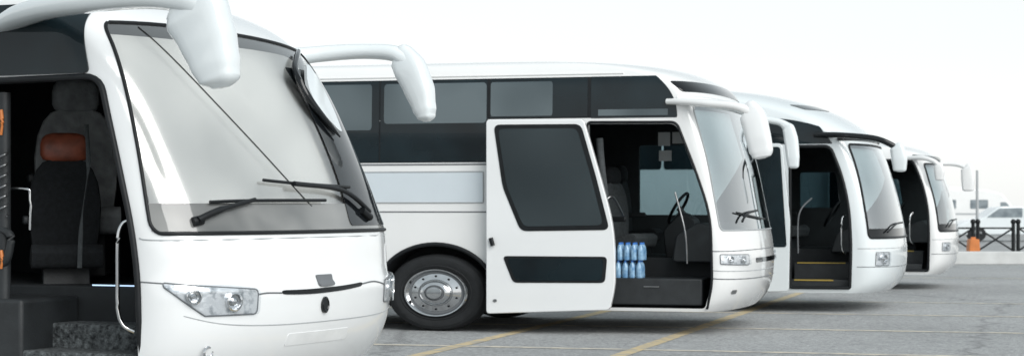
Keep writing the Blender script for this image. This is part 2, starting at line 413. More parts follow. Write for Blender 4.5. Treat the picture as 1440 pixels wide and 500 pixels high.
def lights(S, parent, aL, aR, zt, zb, n=2, mirrored=True):
    for side in (0, 1):
        if side and not mirrored: break
        f = (lambda a: 180-a) if side else (lambda a: a)
        a0, a1 = f(aL), f(aR)
        if a0 > a1: a0, a1 = a1, a0
        g = (lambda u: 1-u) if side else (lambda u: u)
        hl = S.patch('headlight', M['lamp'], parent, a0, a1, (lambda u, g=g: zb(g(u))), (lambda u, g=g: zt(g(u))), o0=-0.02, o1=0.006, ru=0.03, rv=0.2, nu=24, nv=5)
        S.seal('headlight_rim', M['seam'], hl, 0.006)
        S.patch('headlight_lens', M['lens'], hl, a0, a1, (lambda u, g=g: zb(g(u))), (lambda u, g=g: zt(g(u))), o0=0.03, o1=0.034, ru=0.03, rv=0.2, nu=24, nv=5)
        for i in range(n):
            u = (i+0.75)/(n+0.35)
            a = aL+(aR-aL)*u; zc = (zt(u)+zb(u))/2; r = (zt(u)-zb(u))*0.36
            c = S.on(f(a), zc, 0.012); nn = S.nrm(f(a), zc)
            bm = lathe_bm([(r, 0.02), (r, -0.02), (r*0.85, -0.024), (r*0.7, -0.004), (r*0.45, 0.0), (r*0.40, -0.012), (r*0.2, -0.02)], 0, 0, 0, 1, 24)
            q = nn.to_track_quat('-Y', 'Z').to_matrix().to_4x4()
            bmesh.ops.transform(bm, matrix=Matrix.Translation(c) @ q, verts=bm.verts)
            finish('lamp_bulb', bm, M['chrome'], hl)
lights(S1, b1, 12, 57, lambda u: 1.09-0.06*u, lambda u: 1.05-0.42*min(u,0.46)+0.0*max(0,u-0.5), 2)
S1.line('bumper_seam', M['seam'], b1, [(0,1.095),(6,1.09),(12,1.085)], 0.005, 0.0)
S1.line('bumper_seam', M['seam'], b1, [(56,0.99),(61,1.0),(68,0.995)], 0.006, 0.0)
S1.line('bumper_seam', M['seam'], b1, [(103,1.02),(112,1.03),(123,1.0)], 0.006, 0.0)
S1.patch('grille_slot', M['gloss_black'], b1, 68, 103, (lambda u: 0.985-0.02*math.sin(math.pi*u)+0.02*u), (lambda u: 1.015-0.012*math.sin(math.pi*u)+0.02*u), o0=-0.02, o1=0.005, ru=0.05, rv=0.4)
S1.line('panel_seam', M['seam_light'], b1, [(0,1.40),(12,1.385),(90,1.39),(168,1.385)], 0.005, 0.0)
S1.line('bumper_seam', M['seam_light'], b1, [(22,0.86),(40,0.80),(60,0.77),(87,0.76),(120,0.77),(150,0.82)], 0.004, -0.001)
S1.patch('emblem', M['seam'], b1, 84.5, 90, (lambda u: 1.03-0.008*math.sin(math.pi*u)), 1.11, o0=-0.01, o1=0.012, ru=0.05, rv=0.12, nu=8)
c = S1.on(87, 0.885, 0.0)
bm = lathe_bm([(0.062, 0.03), (0.062, -0.015), (0.05, -0.022), (0.04, -0.014), (0.015, -0.014)], 0, 0, 0, 0.8, 28)
bmesh.ops.transform(bm, matrix=Matrix.Translation(c) @ Matrix.Rotation(rad(88), 4, 'Z'), verts=bm.verts)
finish('round_emblem', bm, M['gloss_black'], b1)
S1.patch('plate_recess', M['plate'], b1, 73, 98, 0.60, 0.69, o0=-0.01, o1=0.003, ru=0.03, rv=0.2)
c = S1.on(38, 0.60, 0.0)
finish('tow_hook_cover', sweep_bm([c+Vector((0.0, 0.05*math.cos(t), 0.04*math.sin(t)))+S1.nrm(38,.6)*0.01 for t in [2*math.pi*i/16 for i in range(16)]], 0.012, True, 8, (1,0,0)), M['chrome'], b1)
mirror(b1, [(-1.95,0.10,2.93),(-1.5,-0.10,3.0),(-0.95,-0.26,3.03),(-0.4,-0.30,3.04),(-0.02,-0.30,3.00),(0.14,-0.28,2.88)], [(0.10,0.055),(0.12,0.075),(0.12,0.08),(0.12,0.085),(0.11,0.10),(0.08,0.09)],
       [(-0.12,-0.28,3.06),(-0.05,-0.28,3.00),(0.01,-0.27,2.90),(0.08,-0.26,2.75),(0.14,-0.26,2.59),(0.18,-0.26,2.47),(0.19,-0.26,2.41)], [(0.04,0.08),(0.10,0.20),(0.12,0.235),(0.12,0.205),(0.11,0.175),(0.10,0.14),(0.04,0.06)], M['paint_cool'], M['paint_cool'])
mirror(b1, [(-1.55,2.85,2.78),(-1.36,3.08,2.88),(-1.1,3.28,2.93),(-0.75,3.42,2.95),(-0.45,3.46,2.92),(-0.27,3.44,2.80)], [(0.09,0.08),(0.10,0.08),(0.10,0.07),(0.11,0.065),(0.11,0.07),(0.09,0.08)],
       [(-0.48,3.45,2.93),(-0.40,3.45,2.89),(-0.31,3.44,2.78),(-0.23,3.44,2.62),(-0.18,3.44,2.46),(-0.16,3.44,2.38),(-0.155,3.44,2.34)], [(0.03,0.04),(0.08,0.12),(0.10,0.14),(0.10,0.125),(0.09,0.095),(0.08,0.07),(0.03,0.03)], M['paint_cool'], M['paint_cool'])
# slim wide-angle mirror with a dark edge hugging the windshield edge
rim = S1.line('mirror', M['gloss_black'], b1, [(124,2.86),(115,2.79),(107,2.68),(105,2.54),(107,2.40),(112,2.26),(117,2.16)], interp_r([(.02,.02),(.026,.03),(.028,.034),(.026,.034),(.022,.03),(.018,.024),(.008,.008)],37), 0.045)
S1.patch('mirror_housing', M['paint_cool'], rim, lambda v: 117-9*math.sin(math.pi*min(1,v*1.05))**0.8, lambda v: 121+3*v, 2.20, 2.74, o0=0.03, o1=0.06, ru=0.3, rv=0.35, nu=12, nv=10, bevel=0.012)
# interior of coach 1
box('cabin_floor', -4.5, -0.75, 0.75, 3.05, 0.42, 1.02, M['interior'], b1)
box('entrance_step', -2.9, -0.72, 0.08, 0.42, 0.42, 0.58, M['carpet'], b1, 0.02)
box('entrance_step', -2.9, -0.72, 0.42, 0.76, 0.42, 0.76, M['carpet'], b1, 0.02)
box('step_side', -2.9, -1.72, 0.06, 0.74, 0.42, 0.95, M['dash'], b1, 0.03)
for (x0,x1,yy,zz) in ((-1.6,-1.1,0.735,1.03),(-1.5,-1.28,1.3,1.25)):
    box('step_light', x0, x1, yy, yy+0.012, zz-0.005, zz+0.005, M['led'], b1, 0.002)
make_seat(b1, -2.2, 1.2, 0.86, rad(-50), M['seat'], M['red'], hw=0.19)
make_seat(b1, -2.62, 1.9, 1.05, rad(-50), M['seat_pale'], M['seat_pale'], 1.22)
make_seat(b1, -1.75, 2.5, 1.0, rad(-30), M['seat'], M['seat'])
sweep('seat_belt', spline([(-1.85,1.0,2.25),(-1.82,0.98,1.9),(-1.86,0.95,1.5),(-1.84,0.9,1.15)],6), (0.018,0.006), M['seat_grey'], b1)
prism('dashboard', rpoly([(-1.3,1.0),(-0.35,1.0),(-0.4,1.38),(-0.9,1.5),(-1.2,1.35)],0.06), 0.9, 2.95, M['dash'], b1, 0.02)
sweep('handrail', spline([(-0.80,0.10,1.52),(-0.84,0.07,1.50),(-0.865,0.05,1.40),(-0.87,0.05,1.1),(-0.865,0.05,0.88),(-0.83,0.07,0.78),(-0.76,0.10,0.74)],6), 0.015, M['chrome'], b1)
sweep('handrail', spline([(-2.2,0.2,1.75),(-1.78,0.16,1.75),(-1.72,0.16,1.7),(-1.72,0.16,1.45)],6), 0.012, M['chrome'], b1)
arm = sweep('door_arm', [(-1.92,0.12,0.6),(-1.92,0.12,2.45)], 0.045, M['dash'], b1)
for zz, hh in ((2.14,0.18),(1.17,0.13)): 
    sweep('arm_joint', spline([(-1.91,0.068,zz),(-1.895,0.062,zz+hh*.5),(-1.91,0.068,zz+hh)],4), [(0.010,0.010)]*4+[(0.014,0.014)]*5, M['orange'], arm)
sweep('arm_bracket', spline([(-1.92,0.1,1.45),(-1.83,0.08,1.4),(-1.86,0.08,1.25),(-1.92,0.1,1.2)],5), 0.03, M['dash'], arm)
sweep('arm_spring', [(-1.89+0.03*math.cos(t*1.0), 0.07+0.03*math.sin(t*1.0), 1.55+t*0.012) for t in [i*0.5 for i in range(80)]], 0.006, M['steel'], arm, seg=6)
for xx in (-9.8,):
    make_wheel(b1, xx, 0.06); make_wheel(b1, xx, 3.09, -1)

# ============================================================ COACH 2
b2 = root('coach', 'white coach with its side door open beside a chrome wheel', 'bus', (-3.6, 24.0, 0), 0, GR)
S2 = Shell(3.5, 14, [(0.30,-.24,.45,.04),(0.38,-.15,.45,.02),(0.50,-.07,.45,.01),(0.65,-.02,.45,0),(0.90,0,.45,0),(1.15,-.02,.45,0),(1.37,-.06,.45,0),(1.62,-.11,.45,0),(2.20,-.23,.45,.0),(2.84,-.42,.45,.015),(2.98,-.46,.46,.02),(3.10,-.51,.5,.025),(3.20,-.60,.55,.03),(3.30,-.76,.62,.05),(3.38,-.98,.75,.08),(3.44,-1.30,.85,.12),(3.485,-1.8,.95,.22),(3.51,-2.5,1.0,.42),(3.53,-3.4,1.1,.85)])
door2 = rpoly([(-2.04,2.67),(-0.92,2.66),(-0.68,2.06),(-0.49,1.5),(-0.47,0.64),(-0.55,0.34),(-2.04,0.34)], [.02,.08,.4,.3,.2,.05,.02])
wind2 = (lambda v: 14+3*v, lambda v: 166-3*v, 1.32, 2.88, dict(ru=0.03, rv=0.05, nu=30, nv=14))
fw2 = rpoly([(-2.1,1.5),(-1.0,1.5),(-1.2,2.5),(-2.1,2.5)], .05)
build_shell(S2, b2, M['paint_cream'], 3.44, (-3.15, 0.36, 2.8), door2, wind2, [-4.09, -11.0], fw2)
wsh = S2.patch('windshield', M['windshield_far'], b2, *wind2[:4], o0=-0.02, o1=0.002, **wind2[4])
S2.seal('windshield_seal', M['seam_light'], wsh, 0.009)
S2.patch('painted_sky_reflection', M['sky_reflection'], wsh, 16, 88, lambda u: 1.62+0.65*u, 2.86, o0=-0.10, o1=-0.08, ru=0, rv=0)  # added pale sheet imitating sky reflected in this windshield
S2.patch('destination_window', M['gloss_black'], b2, 10, 170, 3.06, 3.20, o0=-0.01, o1=0.005, ru=0.02, rv=0.3, nu=40)
S2.line('roof_visor', M['paint_cream'], b2, [(1,2.96),(6,2.95),(30,2.94),(90,2.93),(150,2.94),(176,2.96)], 0.055, 0.03)
pane = prism('driver_window', fw2, 3.46, 3.47, M['clear'], b2)
S2.patch('window_band', M['black'], b2, -9.9, -3.38, 2.19, 2.74, usex=True, o1=0.003, ru=0.0, rv=0)
S2.patch('window_band', M['black'], b2, -9.9, -2.0, 2.745, 3.27, usex=True, o1=0.003, ru=0.0, rv=0)
for (x0, x1, z0) in ((-9.9,-8.0,2.20),(-7.96,-6.1,2.20),(-6.06,-4.87,2.20),(-4.85,-3.39,2.20),(-3.355,-2.06,2.76)):
    wn = S2.patch('side_window', M['glass_dark'], b2, x0, x1, z0, 3.26, usex=True, o1=0.007, ru=0.01, rv=0.03)
    if x0 == -3.355:
        S2.patch('curtain', M['curtain'], wn, x0+0.01, -2.52, 2.78, 3.22, usex=True, o0=0.007, o1=0.010, ru=0.03, rv=0.1)
    else:
        S2.patch('curtain', M['curtain'], wn, x0+0.05, x1-(0.01 if x0==-4.85 else .10), 2.62 if x0<-5 else 2.70, 3.22, usex=True, o0=0.007, o1=0.010, ru=0.03, rv=0.1)
qw = S2.patch('side_window', M['glass_dark'], b2, -2.015, lambda v: -0.90-0.02*v-0.26*v**2.5, 2.74, 3.27, usex=True, ru=0.01, rv=0.06)
S2.patch('painted_reflection_strip', M['curtain'], qw, -1.92, -1.02, 2.77, 2.85, usex=True, o0=0.007, o1=0.010, ru=0.01, rv=0.05)  # lighter strip painted as a reflection low on the quarter window
S2.patch('locker_panel', M['panel_blue'], b2, -5.14, -3.44, 1.67, 2.07, usex=True, o0=-0.01, o1=0.006, ru=0.01, rv=0.04)
S2.seal('panel_frame', M['seam_light'], b2, 0.009)
S2.patch('locker_panel', M['panel_blue'], b2, -7.0, -5.3, 1.67, 2.07, usex=True, o0=-0.01, o1=0.006, ru=0.01, rv=0.04)
S2.line('body_seam', M['seam'], b2, [(-12,2.165),(-3.37,2.165)], 0.010, 0, k=20, usex=True)
S2.line('body_seam', M['seam'], b2, [(-12,1.55),(-3.37,1.55)], 0.008, 0, k=20, usex=True)
S2.line('body_seam', M['seam'], b2, [(-3.36,2.70),(-3.36,0.36)], 0.008, 0, k=10, usex=True)
S2.line('rain_gutter', M['paint_cream'], b2, [(-12,3.31),(-6,3.31),(-1.6,3.31)], 0.014, 0.0, k=16, usex=True)
al = sweep('wheel_arch_trim', [(-4.09+0.81*math.cos(t), -0.005, 0.50+0.63*math.sin(t)) for t in [math.pi*(-0.07+1.14*i/30) for i in range(31)]], 0.028, M['black'], b2, seg=8, up=(0,1,0))
for xx in (-4.09, -11.0):
    make_wheel(b2, xx, 0.03); make_wheel(b2, xx, 3.47, -1)
dl = prism('door', rpoly([(-3.34,2.73),(-2.06,2.72),(-1.85,2.03),(-1.66,1.35),(-1.65,.63),(-1.72,.32),(-3.34,.25)], [.05,.05,.3,.3,.2,.06,.05]), -0.22, -0.14, M['paint'], b2, bevel=0.012)
prism('door_window_rubber', rpoly([(-3.24,2.665),(-2.09,2.66),(-1.89,1.98),(-1.72,1.325),(-2.88,1.305),(-3.12,1.87)], .09), -0.228, -0.15, M['black'], dl, 0.004)
prism('door_window', rpoly([(-3.18,2.61),(-2.14,2.605),(-1.955,1.98),(-1.80,1.385),(-2.84,1.365),(-3.06,1.87)], .08), -0.234, -0.229, M['glass_reflection_noise'], dl)
prism('door_window_rubber', rpoly([(-3.12,0.99),(-1.75,0.99),(-1.78,0.66),(-2.98,0.65)], .06), -0.228, -0.15, M['black'], dl, 0.004)
prism('door_window', rpoly([(-3.06,0.96),(-1.80,0.96),(-1.82,0.69),(-2.94,0.68)], .05), -0.234, -0.229, M['glass_dark'], dl)
sweep('door_handle', [(-3.27,-0.25,1.22),(-3.24,-0.25,1.12)], (0.02,0.03), M['black'], dl)
lathe = lathe_bm([(0.02,0),(0.02,-0.01)], -3.22, -0.22, 0.42, 1.3, 12); finish('door_lock', lathe, M['steel'], dl)
sweep('door_hinge', [(-3.37,-0.02,1.3),(-3.37,-0.02,1.44)], (0.015,0.03), M['steel'], dl)
df2 = sweep('door_frame', [S2.onx(x, z, 0.003) for x, z in rpoly([(-2.06,0.34),(-2.06,2.69),(-0.91,2.68),(-0.66,2.06),(-0.475,1.5),(-0.455,0.64),(-0.53,0.34)], [0,.05,.08,.4,.3,.2,0])], 0.018, M['black'], b2, seg=8, up=(0.2,1,0.1))
box('cabin_floor', -3.1, -0.6, 0.95, 3.35, 0.38, 0.95, M['interior'], b2)
box('entrance_step', -2.0, -0.60, 0.10, 0.95, 0.37, 0.71, M['dash'], b2, 0.02)
box('step_edge', -1.35, -1.15, 0.085, 0.1, 0.60, 0.612, M['steel'], b2, 0.002)
prism('dashboard', rpoly([(-1.1,0.9),(-0.30,0.9),(-0.30,1.25),(-0.75,1.42),(-1.05,1.25)],0.06), 0.7, 3.3, M['dash'], b2, 0.02)
prism('dashboard', rpoly([(-1.35,0.9),(-0.95,0.9),(-0.95,1.45),(-1.15,1.55),(-1.4,1.3)],0.06), 1.6, 1.95, M['dash'], b2, 0.02)
sw = sweep('steering_wheel', [(-1.35+0.12*math.sin(t), 2.5+0.32*math.cos(t), 1.60+0.20*math.sin(t)) for t in [2*math.pi*i/28 for i in range(28)]], 0.022, M['black'], b2, closed=True, up=(0.6,0,-0.8))
sweep('steering_column', [(-1.35,2.5,1.60),(-1.1,2.5,1.3)], 0.04, M['dash'], sw)
make_seat(b2, -1.95, 2.5, 0.85, 0, M['seat'], M['seat'])
make_seat(b2, -1.80, 1.1, 0.80, rad(-20), M['seat_grey'], M['seat'])
make_seat(b2, -2.6, 1.4, 0.95, rad(-10), M['seat_grey'], M['seat_grey'])
sweep('handrail', spline([(-0.80,0.15,0.9),(-0.82,0.12,1.3),(-0.95,0.12,1.8)],6), 0.012, M['steel'], b2)
sweep('handrail', spline([(-1.95,0.15,0.9),(-1.93,0.15,1.5),(-1.80,0.25,1.75),(-1.7,0.5,1.5)],6), 0.014, M['steel'], b2)
for i,(x0,x1,z0,z1) in enumerate(((-1.38,-1.22,2.42,2.60),(-1.19,-1.03,2.45,2.60),(-1.37,-1.2,2.22,2.36))):
    box('notice_paper', x0, x1, 1.2, 1.206, z0, z1, M['paper'], b2, 0.001)
S2.line('curtain', M['seat_grey'], b2, [(-1.96,2.5),(-1.93,2.1),(-1.88,1.7)], 0.05, -0.25, usex=True)
lights(S2, b2, 9, 52, lambda u: 1.02-0.01*u, lambda u: 0.90-0.02*u, 2)
S2.line('front_seam', M['seam'], b2, [(0,1.06),(20,1.06),(90,1.07),(160,1.06)], 0.006, 0)
S2.line('front_seam', M['seam'], b2, [(0,0.72),(20,0.71),(90,0.70),(160,0.71)], 0.007, 0)
S2.line('front_seam', M['seam_light'], b2, [(0,0.82),(20,0.81),(90,0.80),(160,0.81)], 0.006, 0)
S2.patch('grille_slot', M['gloss_black'], b2, 65, 115, 0.90, 0.96, o0=-0.01, o1=0.005, ru=0.02, rv=0.3)
for (aa, zz) in ((30,0.52),): S2.patch('fog_lamp', M['steel'], b2, aa, aa+8, zz, zz+0.05, ru=0.2, rv=0.4)
w2 = S2.line('wiper', M['black'], b2, [(44,1.42),(55,1.52),(75,1.56)], 0.016, 0.05)
S2.line('wiper_blade', M['black'], w2, [(40,1.54),(60,1.50),(90,1.45)], 0.011, 0.03)
mirror(b2, [(-1.02,0.03,2.94),(-0.80,-0.04,2.93),(-0.5,-0.10,2.90),(-0.15,-0.12,2.86),(0.05,-0.1,2.78)], [(0.07,0.04),(0.08,0.045),(0.09,0.05),(0.09,0.055),(0.09,0.08)],
       [(-0.04,-0.1,2.84),(0.02,-0.1,2.81),(0.08,-0.1,2.7),(0.13,-0.1,2.5),(0.17,-0.1,2.32),(0.18,-0.1,2.24),(0.185,-0.1,2.21)], [(0.05,0.06),(0.09,0.14),(0.10,0.165),(0.10,0.16),(0.09,0.15),(0.08,0.12),(0.03,0.05)], M['paint_cream'], M['paint'])
mirror(b2, [(-0.8,3.5,2.90),(-0.4,3.62,2.87),(-0.1,3.64,2.82),(0.02,3.62,2.74)], [(0.05,0.05),(0.07,0.05),(0.07,0.05),(0.07,0.07)],
       [(-0.02,3.62,2.78),(0.03,3.62,2.72),(0.07,3.62,2.55),(0.09,3.62,2.35),(0.10,3.62,2.2),(0.10,3.62,2.16)], [(0.03,0.04),(0.08,0.09),(0.08,0.10),(0.08,0.095),(0.07,0.08),(0.03,0.04)], M['paint_cool'], M['paint_cool'])
def bottle_pack(loc, label):
    bm = bmesh.new()
    for i in range(4):
        for j in range(3):
            x = (i-1.5)*0.092; y = (j-1)*0.08
            prof = [(0.040,0),(0.043,0.02),(0.040,0.06),(0.043,0.10),(0.040,0.14),(0.030,0.175),(0.014,0.20)]
            rings = [[bm.verts.new((x+r*math.cos(2*math.pi*k/10), y+r*math.sin(2*math.pi*k/10), z)) for k in range(10)] for r, z in prof]
            for a in range(len(rings)-1):
                for k in range(10): bm.faces.new((rings[a][k], rings[a][(k+1)%10], rings[a+1][(k+1)%10], rings[a+1][k]))
            bm.faces.new(rings[0]); bm.faces.new(rings[-1])
    o = finish('water_bottle_pack', bm, M['bottle']); o.location = loc
    o['label'] = label; o['category'] = 'bottle pack'; o['group'] = 'stacked packs of water bottles'
    bm = bmesh.new()
    for i in range(4):
        for j in range(3):
            bmesh.ops.create_cone(bm, cap_ends=True, segments=10, radius1=0.016, radius2=0.016, depth=0.025, matrix=Matrix.Translation(((i-1.5)*0.092, (j-1)*0.08, 0.21)))
    finish('bottle_caps', bm, M['cap'], o)
bottle_pack((-3.6-1.57, 24.30, 0.712), 'blue wrapped pack of water bottles on the coach step')
bottle_pack((-3.6-1.55, 24.30, 0.938), 'blue wrapped pack of water bottles stacked on another pack')

# ============================================================ COACH 3 / 4
def rear_coach(label, loc, prof, W, door, wind, winds, leaf, dz, seatx, zc, armc, paint, mirrs, hl):
    b = root('coach', label, 'bus', loc, 0, GR)
    S = Shell(W, 13.5, prof)
    fw = rpoly([(-1.9,1.6),(-1.2,1.6),(-1.3,2.2),(-1.9,2.2)], .05)
    build_shell(S, b, paint, 0, (-3.0, 0.37, zc), door, wind, [-4.3, -10.5], fw)
    prism('driver_window', fw, W-0.05, W-0.04, M['tint'], b)
    g = S.patch('windshield', M['windshield_far'], b, *wind[:4], o0=-0.02, o1=0.002, **wind[4])
    S.seal('windshield_seal', M['black'], g, 0.018)
    S.patch('painted_sky_reflection', M['sky_reflection'], g, 18, 85, lambda u: 1.5+0.6*u, wind[3]-0.02, o0=-0.10, o1=-0.08, ru=0, rv=0)  # added sheet, brightens the glass like reflected sky
    S.patch('glass_lower_band', M['gloss_black'], g, wind[0](0.02)+0.5, wind[1](0.02)-0.5, wind[2]+0.015, wind[2]+0.14, o0=0.003, o1=0.006, ru=0, rv=0)
    for (x0, x1, z0, z1) in winds:
        S.patch('side_window', M['glass_dark'], b, x0, x1, z0, z1, usex=True, o1=0.010, ru=0.02, rv=0.08)
    d = prism('door', rpoly(leaf, .06), -0.22, -0.15, paint, b, 0.01)
    lx = [p[0] for p in leaf]; x0, x1 = min(lx)+0.03, max(lx)-0.03
    prism('door_window', rpoly([(x0,dz-0.05),(x1-0.12,dz-0.05),(x1-0.02,1.0),(x0,1.0)], .05), -0.228, -0.16, M['glass_dark'], d, 0.003)
    sweep('door_frame', [S.onx(x, z, 0.003) for x, z in door], 0.026, M['black'], b, closed=True, seg=8, up=(0.2,1,0.1))
    box('cabin_floor', -2.9, -0.8, 1.0, W-0.15, 0.38, 0.95, M['interior'], b)
    box('entrance_step', min(p[0] for p in door), -0.62, 0.12, 0.5, 0.37, 0.50, M['dash'], b, 0.01)
    box('entrance_step', min(p[0] for p in door), -0.62, 0.5, 1.0, 0.37, 0.75, M['dash'], b, 0.01)
    xm = min(p[0] for p in door)
    box('step_edge', xm+0.05, xm+0.65, 0.105, 0.12, 0.48, 0.50, M['yellow_edge'], b, 0.002)
    box('step_edge', xm+0.05, xm+0.80, 0.485, 0.5, 0.735, 0.753, M['yellow_edge'], b, 0.002)
    prism('dashboard', rpoly([(-1.1,0.9),(-0.40,0.9),(-0.42,1.2),(-0.7,1.35),(-1.0,1.2)],0.05), 0.8, W-0.2, M['dash'], b, 0.02)
    make_seat(b, seatx, 1.3, 0.85, rad(-20), M['seat_grey'], M['seat_grey'])
    make_seat(b, seatx-0.1, 2.5, 0.85, 0, M['seat_grey'], M['seat_grey'])
    sw = sweep('steering_wheel', [(seatx+0.65+0.12*math.sin(t), 2.5+0.3*math.cos(t), 1.5+0.2*math.sin(t)) for t in [2*math.pi*i/24 for i in range(24)]], 0.02, M['black'], b, closed=True, up=(0.6,0,-0.8))
    sweep('handrail', spline([(-0.80,0.15,0.9),(-0.85,0.1,1.0),(-0.85,0.1,1.4),(-0.80,0.15,1.5)],6), 0.015, M['chrome'], b)
    sweep('handrail', spline([(xm+0.1,0.2,0.9),(xm+0.12,0.15,1.5),(xm+0.3,0.3,1.75)],6), 0.012, M['seam'], b)
    lights(S, b, *hl)
    S.line('front_seam', M['seam'], b, [(0,0.70),(20,0.70),(90,0.69),(160,0.70)], 0.006, 0)
    S.line('front_seam', M['seam_light'], b, [(0,0.98),(20,0.98),(90,0.98),(160,0.98)], 0.006, 0)
    S.line('wiper', M['black'], b, [(40,wind[2]+0.08),(60,wind[2]+0.2),(80,wind[2]+0.22)], 0.014, 0.04)
    for (arm, hp, hr) in mirrs:
        mirror(b, arm, [(0.06,0.045)]*4, hp, hr, armc, paint)
    make_wheel(b, -4.3, 0.05); make_wheel(b, -10.5, 0.05); make_wheel(b, -4.3, W-0.05, -1); make_wheel(b, -10.5, W-0.05, -1)
    return b, S

prof3 = [(0.30,-.24,.55,.04),(0.38,-.14,.56,.02),(0.52,-.05,.58,.01),(0.70,-.01,.6,0),(0.90,0,.6,0),(1.13,-.02,.6,0),(1.62,-.11,.6,0),(2.10,-.24,.58,.01),(2.62,-.46,.56,.03),(2.78,-.58,.6,.04),(2.95,-.80,.72,.06),(3.10,-1.08,.85,.10),(3.25,-1.5,1.0,.17),(3.38,-2.0,1.1,.3),(3.47,-2.6,1.2,.5),(3.52,-3.4,1.2,.9)]
door3 = rpoly([(-1.63,2.54),(-1.02,2.54),(-0.84,2.1),(-0.73,1.6),(-0.70,1.0),(-0.72,.38),(-1.63,.38)], [.03,.1,.3,.3,.2,.03,.03])
wind3 = (lambda v: 14+6*v, lambda v: 166-6*v, 1.14, 2.57, dict(ru=0.03, rv=0.05, nu=30, nv=14))
b3, S3 = rear_coach('white coach with black mirror arms and open front door', (-2.2, 29.8, 0), prof3, 3.5, door3, wind3,
    [(-2.0,lambda v: -0.98-0.20*v,2.58,lambda u: 2.98-0.14*u*u),(-3.6,-2.04,2.2,2.98),(-5.4,-3.64,2.2,2.98)], [(-2.45,2.6),(-1.72,2.58),(-1.60,1.4),(-1.62,.33),(-2.45,.3)], 2.58, -1.9, 2.62, M['gloss_black'], M['paint_cool'],
    [([(-1.25,0.05,2.72),(-0.8,-0.1,2.70),(-0.3,-0.14,2.64),(0.0,-0.12,2.50)], [(-0.03,-0.12,2.56),(0.0,-0.12,2.50),(0.03,-0.12,2.35),(0.04,-0.12,2.18),(0.04,-0.12,2.14)], [(0.04,0.05),(0.08,0.11),(0.08,0.12),(0.07,0.10),(0.03,0.04)])],
    (22, 44, (lambda u: 0.92), (lambda u: 0.72), 1))
S3.line('roof_visor', M['gloss_black'], b3, [(10,2.66),(30,2.66),(90,2.66),(150,2.66),(170,2.66)], 0.04, 0.01)
S3.patch('roof_hatch', M['gloss_black'], b3, 35, 75, 3.12, 3.20, o0=-0.01, o1=0.006, ru=0.05, rv=0.2)

prof4 = [(0.30,-.22,.42,.04),(0.40,-.12,.42,.02),(0.55,-.04,.42,.01),(0.90,0,.42,0),(1.13,-.02,.42,0),(1.62,-.10,.42,0),(2.10,-.24,.42,.01),(2.58,-.42,.45,.03),(2.70,-.55,.55,.05),(2.80,-.85,.8,.10),(2.88,-1.3,.95,.25),(2.95,-2.0,1.1,.5),(3.00,-3.0,1.2,1.0)]
door4 = rpoly([(-1.60,2.52),(-0.80,2.52),(-0.62,2.1),(-0.50,1.6),(-0.48,1.0),(-0.50,.38),(-1.60,.38)], [.03,.1,.3,.3,.2,.03,.03])
wind4 = (lambda v: 16+6*v, lambda v: 164-6*v, 1.14, 2.45, dict(ru=0.03, rv=0.05, nu=30, nv=14))
b4, S4 = rear_coach('smaller white coach with dark open doorway and cream mirrors', (-1.75, 38.3, 0), prof4, 3.3, door4, wind4,
    [(-2.4,-1.66,2.0,2.6)], [(-2.4,2.5),(-1.8,2.5),(-1.70,1.4),(-1.7,.33),(-2.4,.3)], 2.5, -1.9, 2.5, M['paint_cream'], M['paint_cream'],
    [([(-0.8,3.3,2.5),(-0.4,3.42,2.52),(-0.1,3.44,2.5),(0.10,3.42,2.42)], [(0.06,3.42,2.48),(0.10,3.42,2.42),(0.12,3.42,2.22),(0.12,3.42,1.98),(0.12,3.42,1.94)], [(0.04,0.05),(0.08,0.13),(0.08,0.14),(0.07,0.12),(0.03,0.05)]),
     ([(-0.9,0.05,2.56),(-0.6,-0.06,2.56),(-0.4,-0.1,2.50),(-0.3,-0.1,2.42)], [(-0.33,-0.1,2.46),(-0.3,-0.1,2.40),(-0.28,-0.1,2.3),(-0.28,-0.1,2.15),(-0.28,-0.1,2.12)], [(0.03,0.04),(0.07,0.09),(0.07,0.10),(0.06,0.08),(0.03,0.04)])],
    (22, 44, (lambda u: 0.92), (lambda u: 0.76), 1))
S4.line('roof_visor', M['gloss_black'], b4, [(6,2.58),(30,2.56),(90,2.56),(150,2.56),(170,2.58)], 0.05, 0.01)

